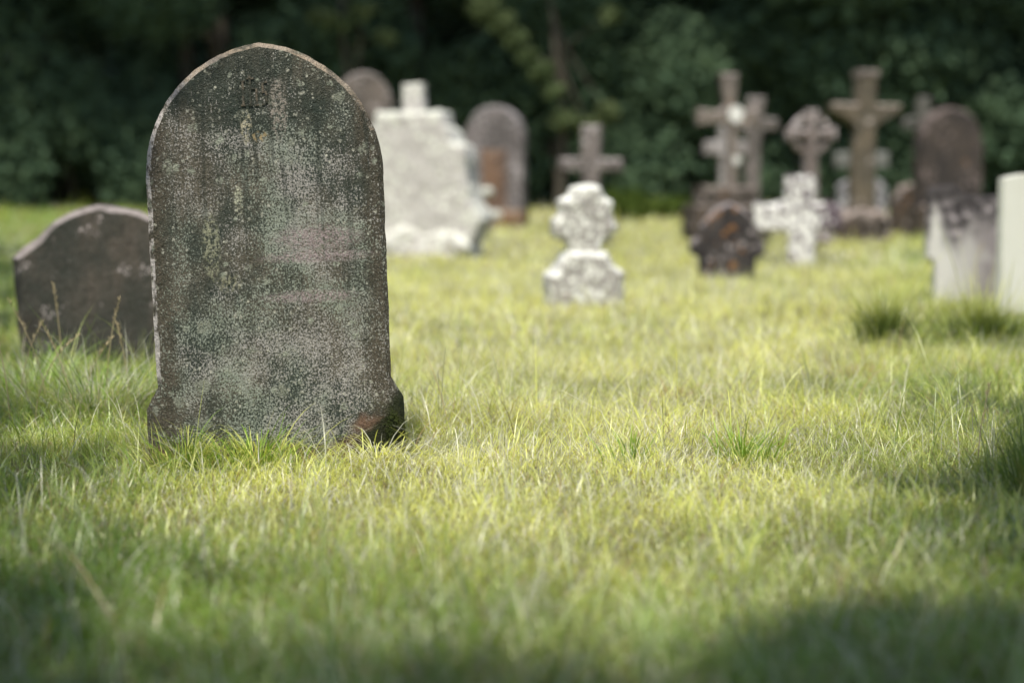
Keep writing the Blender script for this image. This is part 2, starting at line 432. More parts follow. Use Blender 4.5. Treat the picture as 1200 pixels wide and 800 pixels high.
# arched stone with a rust coloured panel
DA = 29.0
t = stone('headstone', 'round-topped headstone with a rust orange lower panel right of the pale monument', 'headstone', 581, DA,
          arch_px(546, 616, 124, 163, 262), 0.26, stone_mat('mauve_stone', (0.20, 0.175, 0.172), (0.085, 0.075, 0.072), (0.36, 0.33, 0.33), 4.4, 0.4, 14, dark_amt=0.5), (0, 0, -16), 0.02, 0.012)
part_px(t, 'panel', 575, DA, [(561, 250), (561, 176), (591, 176), (591, 250)], 0.04,
        stone_mat('rusty_panel', (0.21, 0.125, 0.08), (0.12, 0.08, 0.06), (0.3, 0.22, 0.18), 5.2, 0.3, 14, 0.5, 0.4), -0.125, 0.006, 0.004)
part_px(t, 'plinth', 583, DA, [(545, 280), (545, 246), (620, 246), (620, 280)], 0.45, stone_mat('rusty_plinth', (0.26, 0.15, 0.09), (0.10, 0.07, 0.05), (0.3, 0.25, 0.2), 5.9, 0.3, 12, 0.5), -0.02, 0.03, 0.02)

# small white lumpy stone in the middle
DL = 12.6
lump = stone_mat('white_lichened_rock', (0.62, 0.60, 0.54), (0.26, 0.23, 0.22), (0.82, 0.82, 0.76), 6.1, 1.1, 22, 0.08, 0.32)
t = stone('rough_marker', 'small white lichen-crusted grave marker with a lumpy rounded head on a gabled block', 'grave marker', 684, DL,
          [(640, 364), (639, 322), (648, 314), (662, 294), (706, 294), (716, 312), (727, 318), (729, 364)], 0.3, lump, (0, 0, 10), 0.03, 0.01, 'base_block', rgh=(0.010, 0.008, 0.09, 0.010, 0.03))
part_px(t, 'head', 682, DL, [(666, 298), (656, 282), (644, 276), (643, 258), (652, 250), (650, 234), (662, 230), (668, 218), (684, 214), (700, 219), (706, 230), (716, 236), (714, 252), (720, 266), (712, 280), (703, 284), (700, 298)],
        0.17, lump, 0, 0.03, 0.01, (0.01, 0.022, 0.07, 0.014, 0.025))

# crosses
def cross(name, label, cx, d, outline, thick, mat, rot=(0, 0, 0), part='cross', bevel=0.015, jitter=0.006, group=None):
    return stone(name, label, 'cross', cx, d, outline, thick, mat, rot, bevel, jitter, part, group)

mauve = stone_mat('mauve_granite', (0.20, 0.172, 0.160), (0.095, 0.082, 0.076), (0.42, 0.38, 0.37), 7.3, 0.4, 14, 0.15, 0.45)
t = cross('stone_cross', 'mottled pinkish stone cross standing behind the small white lumpy marker', 690, 21.5,
      [(681, 262), (681, 201), (654, 200), (654, 186), (680, 185), (679, 148), (702, 147), (701, 185), (728, 186), (728, 200), (701, 201), (701, 262)], 0.2, mauve, (0, 1, -8), 'cross')
part_px(t, 'plinth', 690, 21.5, [(668, 285), (668, 246), (714, 246), (714, 285)], 0.42, mauve, 0, 0.03, 0.02)

tan = stone_mat('tan_stone', (0.21, 0.178, 0.15), (0.11, 0.095, 0.085), (0.42, 0.36, 0.33), 8.5, 0.3, 10, 0.1, 0.45)
dim = stone_mat('dim_step_stone', (0.10, 0.08, 0.066), (0.045, 0.04, 0.034), (0.2, 0.17, 0.15), 8.9, 0.3, 10, 0.15, 0.5)
t = cross('stone_cross', 'tan cross with flared arms and a white lichen disc at its centre', 852, 22.5,
      [(848, 262), (850, 150), (840, 145), (812, 148), (811, 128), (838, 131), (844, 124), (837, 87), (858, 87), (856, 124), (861, 131), (883, 126), (884, 148), (864, 145), (859, 152), (862, 262)], 0.2, tan, (0, 1, 6))
part_px(t, 'step', 852, 22.5, [(804, 280), (804, 240), (896, 240), (896, 280)], 0.7, dim, 0, 0.03, 0.02)
part_px(t, 'upper_step', 852, 22.5, [(814, 244), (814, 218), (880, 218), (880, 244)], 0.5, dim, 0, 0.03, 0.02)
white = stone_mat('white_lichen', (0.8, 0.8, 0.74), (0.6, 0.58, 0.54), (0.85, 0.84, 0.8), 9.0, 0.8, 30, dark_amt=0.2)
for (a, b, r) in ((856, 134, 9), (858, 188, 5)):
    o = part_px(t, 'lichen_patch', 852, 22.5, [(a + r * (1 + .15 * math.sin(3 * k)) * math.cos(k * .5236), b + r * 1.15 * math.sin(k * .5236)) for k in range(12)], 0.014, white, -0.105, 0.004, 0.003)

greyst = stone_mat('grey_mottled_stone', (0.19, 0.165, 0.15), (0.10, 0.09, 0.08), (0.36, 0.32, 0.31), 10.2, 0.3, 12, 0.1, 0.45)
cross('stone_cross', 'blunt-armed grey cross just behind and right of the tan flared cross', 879, 24.5,
      [(868, 255), (870, 168), (866, 152), (854, 152), (854, 139), (866, 138), (868, 114), (889, 114), (887, 138), (905, 139), (905, 152), (888, 153), (886, 168), (888, 255)], 0.24, greyst, (0, 2, -6))
cross('stone_cross', 'small pale grey cross mostly hidden behind the tan flared cross', 848, 28,
      [(842, 252), (842, 182), (823, 181), (823, 166), (841, 165), (841, 148), (856, 148), (856, 165), (874, 166), (874, 181), (856, 182), (856, 252)], 0.16, stone_mat('pale_grey_stone', (0.34, 0.31, 0.30), (0.17, 0.15, 0.14), (0.5, 0.47, 0.46), 11.4, 0.4, 12), (0, 0, 5))

# wheel cross
DW = 21.0
wm = stone_mat('pinkish_wheel_stone', (0.25, 0.21, 0.19), (0.12, 0.095, 0.085), (0.58, 0.52, 0.51), 12.3, 0.45, 13, 0.1, 0.42)
t = thing('wheel_cross', 'pinkish wheel-headed cross rising behind the white cross', 'cross', place(948, DW), (0, 0, R(8)))
part_px(t, 'cross', 948, DW, [(939, 275), (941, 188), (943, 163), (936, 161), (919, 165), (919, 149), (936, 153), (943, 151), (940, 129), (956, 129), (953, 151), (960, 153), (977, 149), (977, 165), (960, 161), (953, 163), (955, 188), (958, 275)], 0.16, wm, 0, 0.012, 0.005)
def ring_mesh(name, cx, cz, r0, r1, th, n=40):
    v = []; f = []
    for i in range(n):
        a = 2 * math.pi * i / n
        for r, y in ((r0, -th / 2), (r1, -th / 2), (r1, th / 2), (r0, th / 2)):
            k = 1 + 0.03 * mnoise.noise(Vector((math.cos(a) * 3, math.sin(a) * 3, y)))
            v.append((cx + r * k * math.cos(a), y, cz + r * k * math.sin(a)))
    for i in range(n):
        j = (i + 1) % n
        for k in range(4):
            l = (k + 1) % 4; f.append((i * 4 + k, i * 4 + l, j * 4 + l, j * 4 + k))
    me = bpy.data.meshes.new(name); me.from_pydata(v, [], f)
    bm = bmesh.new(); bm.from_mesh(me); bmesh.ops.recalc_face_normals(bm, faces=bm.faces); bm.to_mesh(me); bm.free(); return me
link('ring', ring_mesh('ring', 0, Z(157, DW) - t.location.z, 18.5 / FPX * DW, 24 / FPX * DW, 0.105), wm, t)
part_px(t, 'plinth', 948, DW, [(928, 285), (930, 248), (968, 248), (970, 285)], 0.4, wm, 0, 0.03, 0.02)

# white lichened cross, right arm dark
def white_cross_mat():
    t = NT('white_lichened_cross'); v = t.coords(13.0); x, y, z = t.xyz(t.coords(0))
    dark = t.mix(t.noise(v, 30, 3), (0.07, 0.05, 0.065), (0.20, 0.16, 0.18))
    d, vc = t.voro(v, 17)
    side = t.math('ADD', t.mul(t.ramp(x, 0.06, 0.30), 0.42), t.mul(t.ramp(z, 0.62, 0.78), 0.10))
    k = t.ramp(t.math('ADD', t.math('ADD', d, side), t.mul(t.noise(v, 8, 3), 0.3)), 0.70, 0.86, 1.0, 0.0)
    c = t.mix(k, dark, t.mix(t.noise(v, 50, 3), (0.66, 0.63, 0.60), (0.86, 0.86, 0.82)))
    return t.surface(c, t.math('ADD', d, t.noise(v, 50, 4)), 0.8, 0.02)
cross('stone_cross', 'squat white lichen-covered cross with a darker mottled right arm', 938, 18.6,
      [(923, 316), (924, 272), (906, 270), (888, 271), (883, 258), (885, 237), (905, 238), (922, 236), (919, 220), (922, 205), (953, 206), (956, 222), (953, 238), (972, 237), (986, 242), (986, 268), (955, 272), (953, 316)],
      0.16, white_cross_mat(), (0, -1, -6), bevel=0.025, jitter=0.014)

# tall brown cross
DT = 24.5
brown = stone_mat('brown_weathered_stone', (0.155, 0.125, 0.085), (0.085, 0.075, 0.055), (0.44, 0.38, 0.34), 14.1, 0.2, 9, 0.1, 0.45, streak=0.4)
t = cross('stone_cross', 'tallest brown cross with bracketed arms on a dark rocky plinth', 1007, DT,
      [(992, 262), (996, 150), (984, 140), (966, 131), (965, 122), (996, 122), (997, 83), (1018, 83), (1018, 122), (1048, 122), (1047, 131), (1032, 139), (1018, 150), (1024, 262)], 0.26, brown, (0, 1.2, 7), bevel=0.02)
part_px(t, 'cap', 1007, DT, [(995, 91), (995, 83), (1020, 83), (1020, 91)], 0.29, tan, 0, 0.012, 0.006)
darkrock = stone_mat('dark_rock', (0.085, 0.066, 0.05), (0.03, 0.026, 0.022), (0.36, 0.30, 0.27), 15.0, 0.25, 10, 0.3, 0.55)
part_px(t, 'plinth', 1007, DT, [(976, 300), (976, 258), (988, 246), (1026, 246), (1036, 258), (1037, 300)], 0.7, darkrock, 0, 0.05, 0.03, (0.03, 0.10, 0.2, 0.04, 0.07))

# headstone with a small cross behind it
bluegrey = stone_mat('blue_grey_stone', (0.24, 0.235, 0.25), (0.13, 0.125, 0.13), (0.42, 0.41, 0.42), 16.2, 0.4, 10, dark_amt=0.4)
t = stone('headstone', 'blue-grey headstone topped by a small cross, behind the tallest brown cross', 'headstone', 1008, 30,
          arch_px(980, 1037, 208, 222, 262), 0.2, bluegrey, (0, 0, 4), 0.02, 0.01)
part_px(t, 'cross', 1006, 30, [(998, 212), (999, 196), (974, 196), (974, 179), (998, 178), (998, 160), (1014, 160), (1014, 178), (1037, 179), (1037, 196), (1013, 196), (1014, 212)], 0.14, stone_mat('grey_green_stone', (0.22, 0.225, 0.2), (0.13, 0.13, 0.12), (0.36, 0.36, 0.34), 17, 0.3, 10), 0, 0.012, 0.006)

# dim cross and dark arched stone by the wood; tree shade put into their colour
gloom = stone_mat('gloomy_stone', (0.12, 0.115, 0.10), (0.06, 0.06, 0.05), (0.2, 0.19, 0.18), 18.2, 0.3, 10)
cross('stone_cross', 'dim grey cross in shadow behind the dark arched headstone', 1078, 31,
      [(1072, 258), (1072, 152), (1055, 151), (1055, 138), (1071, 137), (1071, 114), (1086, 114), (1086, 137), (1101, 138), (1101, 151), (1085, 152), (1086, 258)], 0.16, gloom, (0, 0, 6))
t = stone('headstone', 'broad dark brown round-topped headstone darkened as if in shade, behind the black-stained one', 'headstone', 1110, 26.5,
      arch_px(1070, 1147, 126, 172, 268), 0.3, stone_mat('shade_darkened_brown_stone', (0.075, 0.06, 0.05), (0.035, 0.032, 0.03), (0.17, 0.135, 0.125), 19.4, 0.4, 12, 0.05, 0.5, streak=0.5), (0, 0, 12), 0.03, 0.015)
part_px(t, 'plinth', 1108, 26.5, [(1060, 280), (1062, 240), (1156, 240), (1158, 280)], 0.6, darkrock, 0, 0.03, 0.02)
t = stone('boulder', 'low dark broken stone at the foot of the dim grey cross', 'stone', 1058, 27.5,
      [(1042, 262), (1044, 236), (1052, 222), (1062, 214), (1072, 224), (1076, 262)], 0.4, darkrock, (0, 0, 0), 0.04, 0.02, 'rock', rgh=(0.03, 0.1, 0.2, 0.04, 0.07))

# black stone with points
stone('headstone', 'small blackened pointed headstone with side notches and orange lichen left of the white cross', 'headstone', 850, 15.8,
      [(822, 336), (819, 312), (818, 301), (809, 299), (806, 286), (814, 279), (818, 266), (826, 254), (836, 244), (850, 237), (864, 243), (876, 253), (883, 266), (887, 278), (895, 284), (893, 298), (884, 301), (883, 312), (881, 336)],
      0.12, stone_mat('blackened_stone', (0.072, 0.062, 0.058), (0.018, 0.017, 0.018), (0.32, 0.28, 0.28), 20.6, 0.30, 16, 0.5, 0.55, streak=0.5), (2, 2, 5), 0.018, 0.008)

# white stone stained black from above
def stained_mat():
    t = NT('black_stained_marble'); v = t.coords(21.0); x, y, z = t.xyz(t.coords(0))
    vs = t.coords(22.0, (1, 1, 0.10)); n1 = t.noise(vs, 9, 3)
    drip = t.ramp(t.math('ADD', z, t.mul(t.math('SUBTRACT', n1, 0.5), 0.9)), 0.33, 0.60)
    right = t.mul(t.ramp(t.math('ADD', x, t.mul(t.math('SUBTRACT', n1, 0.5), 0.25)), -0.30, -0.06), t.ramp(t.noise(v, 7, 4), 0.25, 0.6, 0.6, 0.95))
    white = t.mix(t.noise(v, 8, 3), (0.48, 0.46, 0.44), (0.66, 0.65, 0.60))
    c = t.mix(right, white, (0.21, 0.185, 0.19))
    c = t.mix(drip, c, t.mix(t.ramp(t.noise(v, 16, 3), 0.4, 0.65), (0.045, 0.04, 0.042), (0.36, 0.32, 0.33)))
    c = t.mix(t.ramp(t.math('ADD', z, t.mul(t.noise(v, 12, 3), 0.15)), 0.66, 0.76, 0, 0.9), c, (0.04, 0.036, 0.036))
    return t.surface(c, t.noise(v, 50, 4), 0.5, 0.008)
DS = 12.8
stone('headstone', 'white headstone with black stains running down from its horned top', 'headstone', 1163, DS,
      [(1095, 364), (1095, 312), (1091, 304), (1085, 302), (1086, 225), (1090, 219), (1104, 217), (1118, 217), (1124, 225), (1132, 229), (1163, 229), (1194, 229), (1202, 225), (1208, 217), (1222, 217), (1236, 219), (1240, 225), (1241, 302), (1235, 304), (1231, 312), (1231, 364)],
      0.12, stained_mat(), (0, 0, -4), 0.012, 0.004)

# plain pale stone
tm = NT('portland_stone'); vv = tm.coords(23.0); vs = tm.coords(24.0, (1, 1, 0.08))
cc = tm.mix(tm.ramp(tm.noise(vs, 12, 4), 0.5, 0.75, 0, 0.45), tm.mix(tm.noise(vv, 6, 4), (0.60, 0.60, 0.53), (0.67, 0.665, 0.60)), (0.48, 0.46, 0.38))
M['portland'] = tm.surface(cc, tm.noise(vv, 90, 4), 0.3, 0.004)
DP = 11.6
stone('headstone', 'clean cream white headstone with a slightly curved top at the right edge', 'headstone', 1206, DP,
      [(1168, 378), (1168, 209), (1178, 206.5), (1190, 204.5), (1206, 203.5), (1222, 204.5), (1234, 206.5), (1244, 209), (1244, 378)], 0.085, M['portland'], (0, 0.5, 9), 0.006, 0.0015, step=0.02)

# ------------------------------------------------------------------ white flower heads by the rusty arched stone
def flower(cx, py, d, label):
    x = X(cx, d); z0 = g(x, d); h = Z(py, d) - z0
    t = thing('wild_flower', label, 'flower', (x, d, z0), (0, 0, 0), 'white wild flowers by the rusty arched headstone')
    v = []; f = []
    for k in range(7):
        tt = k / 6
        for a in range(5): v.append((0.004 * math.cos(a * 1.2566) + 0.02 * tt * tt, 0.004 * math.sin(a * 1.2566), h * tt))
    for k in range(6):
        for a in range(5): f.append((k * 5 + a, k * 5 + (a + 1) % 5, (k + 1) * 5 + (a + 1) % 5, (k + 1) * 5 + a))
    me = bpy.data.meshes.new('stem'); me.from_pydata(v, [], f); link('stem', me, M['leaf_light'], t)
    o = link('flower_head', tuft_mesh('flower_head', (0.02, 0, h), (0.085, 0.085, 0.055), 420, 0.035, int(cx)), M['petal'], t)
tm = NT('white_petal'); vv = tm.coords(2)
M['petal'] = tm.surface(tm.mix(tm.noise(vv, 30, 2), (0.72, 0.72, 0.64), (0.85, 0.85, 0.8)), None)
flower(568, 225, 24, 'taller white flower head left of the rusty orange panel')
flower(577, 252, 23, 'lower white flower head near the foot of the rusty arched headstone')

# ------------------------------------------------------------------ grass
def vnoise(x, y, s, seed=0):
    """smooth value noise on numpy arrays, 0..1"""
    x = x / s + 100.0 + seed * 17.3; y = y / s + 100.0 + seed * 9.1
    xi = np.floor(x).astype(np.int64); yi = np.floor(y).astype(np.int64); fx = x - xi; fy = y - yi
    fx = fx * fx * (3 - 2 * fx); fy = fy * fy * (3 - 2 * fy)
    def h(a, b):
        q = (a * 374761393 + b * 668265263 + seed * 1442695) & 0x7fffffff
        q = ((q ^ (q >> 13)) * 1274126177) & 0x7fffffff
        return ((q ^ (q >> 16)) & 0xffff) / 65535.0
    return (h(xi, yi) * (1 - fx) + h(xi + 1, yi) * fx) * (1 - fy) + (h(xi, yi + 1) * (1 - fx) + h(xi + 1, yi + 1) * fx) * fy

def blades(x, y, h, w, az, lean, curl, cols, seg):
    """blade strips as numpy arrays; returns verts, faces (quads + tip triangle), colours"""
    n = len(x); zg = gz(x, y)
    tt = np.linspace(0, 1, seg + 1)
    px = np.zeros((n, seg + 1)); pz = np.zeros((n, seg + 1))
    for k in range(1, seg + 1):
        tm_ = (tt[k] + tt[k - 1]) / 2
        a = lean + curl * tm_ ** 1.4
        px[:, k] = px[:, k - 1] + np.sin(a) * h / seg; pz[:, k] = pz[:, k - 1] + np.cos(a) * h / seg
    pz = np.maximum(pz, 0.004)
    ca, sa = np.cos(az), np.sin(az); tw = rng.normal(0, 0.5, n); cs, ss = np.cos(az + math.pi / 2 + tw), np.sin(az + math.pi / 2 + tw)
    nv = 2 * seg + 1
    V = np.zeros((n, nv, 3)); C = np.zeros((n, nv, 3))
    for k in range(seg):
        ww = w * (1 - 0.75 * tt[k] ** 1.6) * 0.5
        cx = x + ca * px[:, k]; cy = y + sa * px[:, k]; cz = zg + pz[:, k] - (0.01 if k == 0 else 0)
        V[:, 2 * k] = np.stack([cx + cs * ww, cy + ss * ww, cz], 1); V[:, 2 * k + 1] = np.stack([cx - cs * ww, cy - ss * ww, cz], 1)
        base_shade = 0.75 + 0.25 * min(1, tt[k] * 2.2)  # shade at the blade bases painted into the colour
        C[:, 2 * k] = C[:, 2 * k + 1] = cols * base_shade
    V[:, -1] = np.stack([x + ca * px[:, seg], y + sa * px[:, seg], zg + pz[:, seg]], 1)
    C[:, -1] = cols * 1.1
    base = (np.arange(n) * nv)[:, None]
    q = np.concatenate([np.array([2 * k, 2 * k + 1, 2 * k + 3, 2 * k + 2]) for k in range(seg - 1)])
    q = np.concatenate([q, [2 * seg - 2, 2 * seg - 1, 2 * seg]])
    F = (base + q[None, :]).ravel()
    tot = np.tile(np.array([4] * (seg - 1) + [3]), n)
    return V.reshape(-1, 3), F, tot, C.reshape(-1, 3)

def join(parts):
    vs, fs, ts, cs, off = [], [], [], [], 0
    for v, f, t_, c in parts:
        vs.append(v); fs.append(f + off); ts.append(t_); cs.append(c); off += len(v)
    v = np.concatenate(vs); f = np.concatenate(fs); t_ = np.concatenate(ts); c = np.concatenate(cs)
    starts = np.concatenate([[0], np.cumsum(t_)[:-1]])
    return v, f, starts, t_, c

GREEN = np.array((0.23, 0.38, 0.05)); LIME = np.array((0.86, 0.90, 0.28)); STRAW = np.array((0.88, 0.88, 0.74)); DEEP = np.array((0.085, 0.125, 0.03)); TANC = np.array((0.40, 0.27, 0.14))

def grass_zone(y0, y1, per_clump, dens, h0, w0, seg, rad, spread=0.27, pad=0.7):
    """clumps scattered over the wedge of lawn between two depths"""
    A = 0.5 * (y1 ** 2 - y0 ** 2) * 2 * spread + 2 * pad * (y1 - y0)
    nc = int(A * dens / per_clump)
    yy = rng.uniform(y0, y1, nc * 3); ok = rng.uniform(0, 1, nc * 3) < (yy * spread + pad) / (y1 * spread + pad); yy = yy[ok][:nc]
    xx = rng.uniform(-1, 1, len(yy)) * (yy * spread + pad)
    hm = 0.55 + 0.9 * vnoise(xx, yy, 0.45, 1) * (0.6 + 0.8 * vnoise(xx, yy, 1.7, 2))
    hm *= rng.lognormal(0, 0.26, len(yy)) * (0.7 + 0.6 * vnoise(xx, yy, 0.16, 3))
    ci = np.repeat(np.arange(len(yy)), per_clump); n = len(ci)
    r = rad * np.sqrt(rng.uniform(0, 1, n)) * 1.3; a = rng.uniform(0, 2 * math.pi, n)
    x = xx[ci] + r * np.cos(a); y = yy[ci] + r * np.sin(a)
    h = h0 * hm[ci] * rng.lognormal(-0.05, 0.35, n)
    w = w0 * rng.uniform(0.6, 1.3, n)
    caz = rng.uniform(0, 2 * math.pi, len(yy))
    az = np.where(rng.uniform(0, 1, n) < 0.55, a + rng.normal(0, 0.6, n), caz[ci] + rng.normal(0, 0.9, n))
    lean = np.abs(rng.normal(0.22, 0.25, n)) + 0.25 * r / rad * rng.uniform(0, 1, n)
    curl = np.abs(rng.normal(1.95, 0.85, n))
    flat = rng.uniform(0, 1, n) < 0.13
    lean = np.where(flat, rng.uniform(0.9, 1.4, n), lean)
    # colours
    # bleached middle of the lawn; greener foreground and sides help paint the corner shade
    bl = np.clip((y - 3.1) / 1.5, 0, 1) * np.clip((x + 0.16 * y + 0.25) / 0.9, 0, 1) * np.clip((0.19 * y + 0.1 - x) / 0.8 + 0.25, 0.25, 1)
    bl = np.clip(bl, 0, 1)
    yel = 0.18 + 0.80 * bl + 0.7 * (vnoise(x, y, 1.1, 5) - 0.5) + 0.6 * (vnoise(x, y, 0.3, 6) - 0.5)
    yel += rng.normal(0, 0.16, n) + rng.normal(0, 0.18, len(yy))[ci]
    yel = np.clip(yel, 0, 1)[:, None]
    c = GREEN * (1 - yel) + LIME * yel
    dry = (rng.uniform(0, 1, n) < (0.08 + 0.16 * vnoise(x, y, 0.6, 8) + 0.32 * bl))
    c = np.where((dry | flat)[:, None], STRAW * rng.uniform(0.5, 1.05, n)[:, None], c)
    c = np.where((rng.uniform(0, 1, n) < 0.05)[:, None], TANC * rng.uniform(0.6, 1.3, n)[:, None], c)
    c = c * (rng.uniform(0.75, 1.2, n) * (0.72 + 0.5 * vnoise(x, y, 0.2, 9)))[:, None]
    # keep blades from growing through the stones
    keep = np.ones(n, bool)
    for fx, fy, hw, hd, rz in footprints:
        if not (y0 - 1 < fy < y1 + 1): continue
        dx, dy = x - fx, y - fy; lx = dx * math.cos(rz) + dy * math.sin(rz); ly = -dx * math.sin(rz) + dy * math.cos(rz)
        keep &= ~((np.abs(lx) < hw + 0.005) & (np.abs(ly) < hd + 0.008))
        near = (np.abs(lx) < hw + 0.12) & (np.abs(ly) < hd + 0.15)
        away = np.where(ly < 0, -math.pi / 2, math.pi / 2) + rz + rng.normal(0, 0.9, n) * 0.75
        side = np.abs(lx) > hw
        away = np.where(side, np.where(lx < 0, math.pi, 0) + rz + rng.normal(0, 0.6, n), away)
        az = np.where(near, away, az); h = np.where(near & (ly > hd), h * 1.2, np.where((np.abs(lx) < hw + 0.1) & (ly < -hd) & (ly > -hd - 0.40), h * np.clip(0.42 + 1.0 * (-ly - hd), 0.42, 0.85), h))
    return [q[keep] for q in (x, y, h, w, az, lean, curl)] + [c[keep]], seg

parts = []
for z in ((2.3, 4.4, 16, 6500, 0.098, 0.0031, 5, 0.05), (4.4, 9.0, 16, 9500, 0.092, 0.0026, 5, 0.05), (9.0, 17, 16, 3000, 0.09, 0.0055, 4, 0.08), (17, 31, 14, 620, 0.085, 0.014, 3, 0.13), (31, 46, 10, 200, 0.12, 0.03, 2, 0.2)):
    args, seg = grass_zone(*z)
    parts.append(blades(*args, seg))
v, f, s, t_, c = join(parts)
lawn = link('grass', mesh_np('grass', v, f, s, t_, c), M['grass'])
tag(lawn, 'uncut sunlit yellow-green grass covering the churchyard', 'grass', kind='stuff')

# individual coarse tufts
def grass_tuft(px, py, n, h0, w0, rad, colr, label, name='grass_tuft', cat='grass tuft', lean0=0.2, curl0=0.7, colvar=0.25, d=None, tip=None, mixc=None):
    d = d or 1848 / (py - 213)
    x0 = X(px, d); zg0 = g(x0, d)
    r = rad * np.abs(rng.normal(0, 0.62, n)); a = rng.uniform(0, 2 * math.pi, n)
    x = x0 + r * np.cos(a); y = d + r * np.sin(a)
    h = h0 * rng.lognormal(-0.1, 0.3, n)
    lean = np.abs(rng.normal(lean0, 0.14, n)) + 0.45 * r / rad * rng.uniform(0, 1, n); curl = np.abs(rng.normal(curl0, 0.4, n))
    cc = np.array(colr) * rng.uniform(1 - colvar, 1 + colvar, n)[:, None]
    if mixc is not None: cc = np.where((rng.uniform(0, 1, n) < 0.45)[:, None], np.array(mixc) * rng.uniform(0.5, 1.1, n)[:, None], cc)
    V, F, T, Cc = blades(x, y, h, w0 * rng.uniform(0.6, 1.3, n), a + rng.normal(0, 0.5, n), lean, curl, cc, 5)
    V = V - np.array((x0, d, zg0))
    k = np.clip((V[:, 2] / h0 - 0.55) / 0.5, 0, 1)[:, None]  # pale tips paint the light on tuft tops above dark bases
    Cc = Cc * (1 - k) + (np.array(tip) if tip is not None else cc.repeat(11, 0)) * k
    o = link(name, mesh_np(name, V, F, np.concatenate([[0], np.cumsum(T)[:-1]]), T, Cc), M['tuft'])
    o.location = (x0, d, zg0)
    return tag(o, label, cat, 'coarse tufts in the lawn')
grass_tuft(1035, 420, 420, 0.27, 0.0065, 0.115, DEEP * 1.2, 'dark green grass tuft standing alone in front of the black-stained white headstone', lean0=0.08, curl0=0.7, tip=LIME * 0.75)
grass_tuft(1152, 416, 600, 0.26, 0.0065, 0.17, DEEP * 1.2, 'dark green grass tuft at the foot of the clean cream headstone', lean0=0.08, curl0=0.7, tip=LIME * 0.75)
grass_tuft(1222, 600, 220, 0.20, 0.0055, 0.13, DEEP * 1.9, 'tall dark grass clump at the right edge of the foreground', curl0=0.6)
grass_tuft(872, 552, 90, 0.13, 0.005, 0.09, GREEN * 1.1, 'low green tuft of broad blades in the middle of the lawn', curl0=1.2, tip=LIME * 0.8)
grass_tuft(738, 560, 40, 0.13, 0.0045, 0.07, GREEN * 1.1, 'thin green tuft of upright blades left of the low broad-bladed tuft', tip=LIME * 0.8)
grass_tuft(1004, 450, 160, 0.09, 0.005, 0.06, TANC, 'dry brown grass patch below the lone dark tuft', lean0=0.5)
grass_tuft(790, 475, 120, 0.09, 0.005, 0.05, TANC * 1.1, 'small dry brown grass patch in the middle of the lawn', lean0=0.5)
grass_tuft(112, 500, 680, 0.25, 0.0030, 0.27, STRAW * 0.6, 'dry straw-coloured tall grass beside the left edge of the large headstone', lean0=0.45, curl0=1.0, mixc=GREEN)
grass_tuft(35, 480, 560, 0.25, 0.0032, 0.26, GREEN * 1.3, 'long green grass in front of the low leaning headstone', lean0=0.35, curl0=1.1, mixc=STRAW * 0.8)
grass_tuft(300, 556, 420, 0.145, 0.0034, 0.15, GREEN * 1.1, 'long green grass at the foot of the large headstone', lean0=0.3, curl0=1.3, d=5.47, mixc=LIME)
grass_tuft(215, 556, 300, 0.14, 0.0036, 0.10, GREEN * 0.9, 'deep green grass at the lower left corner of the large headstone', lean0=0.3, curl0=1.2, d=5.46, mixc=LIME * 0.8)
grass_tuft(440, 562, 340, 0.13, 0.0034, 0.12, LIME * 0.9, 'pale arching grass against the mossy corner of the large headstone', lean0=0.4, curl0=1.6, d=5.48, mixc=STRAW)

# seed stalks at left and one by the stained stone
def stalk(px, py, d, h, bend, label, az=0.0):
    x0 = X(px, d); zg0 = g(x0, d)
    t = thing('seed_stalk', label, 'grass stalk', (x0, d, zg0), (0, 0, az), 'dry seed stalks')
    vs = []; fs = []; N_ = 10
    pts = [(bend * (k / N_) ** 2.2, 0.0, h * (k / N_) * (1 - 0.25 * bend / h * (k / N_) ** 2)) for k in range(N_ + 1)]
    for k, p in enumerate(pts):
        r = 0.0021 * (1 - 0.5 * k / N_)
        for a in range(4): vs.append((p[0] + r * math.cos(a * 1.57), r * math.sin(a * 1.57), p[2]))
    for k in range(N_):
        for a in range(4): fs.append((k * 4 + a, k * 4 + (a + 1) % 4, (k + 1) * 4 + (a + 1) % 4, (k + 1) * 4 + a))
    me = bpy.data.meshes.new('stem'); me.from_pydata(vs, [], fs); link('stem', me, M['straw'], t)
    sv = []; sf = []; rs = random.Random(int(px * 7))
    for i in range(46):
        k = rs.uniform(0.76, 1.0) * N_; i0 = min(int(k), N_ - 1); q = k - i0
        p = [pts[i0][j] * (1 - q) + pts[i0 + 1][j] * q for j in range(3)]
        a = rs.uniform(0, 6.28); L = rs.uniform(0.006, 0.012); b = len(sv)
        o = (math.cos(a), math.sin(a))
        sv += [tuple(p), (p[0] + o[0] * L * .5 - o[1] * .0015, p[1] + o[1] * L * .5, p[2] + L * .4), (p[0] + o[0] * L, p[1] + o[1] * L, p[2] + L), (p[0] + o[0] * L * .5 + o[1] * .0015, p[1] + o[1] * L * .5, p[2] + L * .5)]
        sf.append((b, b + 1, b + 2, b + 3))
    me = bpy.data.meshes.new('seed_head'); me.from_pydata(sv, [], sf); link('seed_head', me, M['straw'], t)
tm = NT('dry_straw'); vv = tm.coords(3)
M['straw'] = tm.surface(tm.mix(tm.noise(vv, 20, 2), (0.32, 0.25, 0.13), (0.52, 0.44, 0.27)), None)
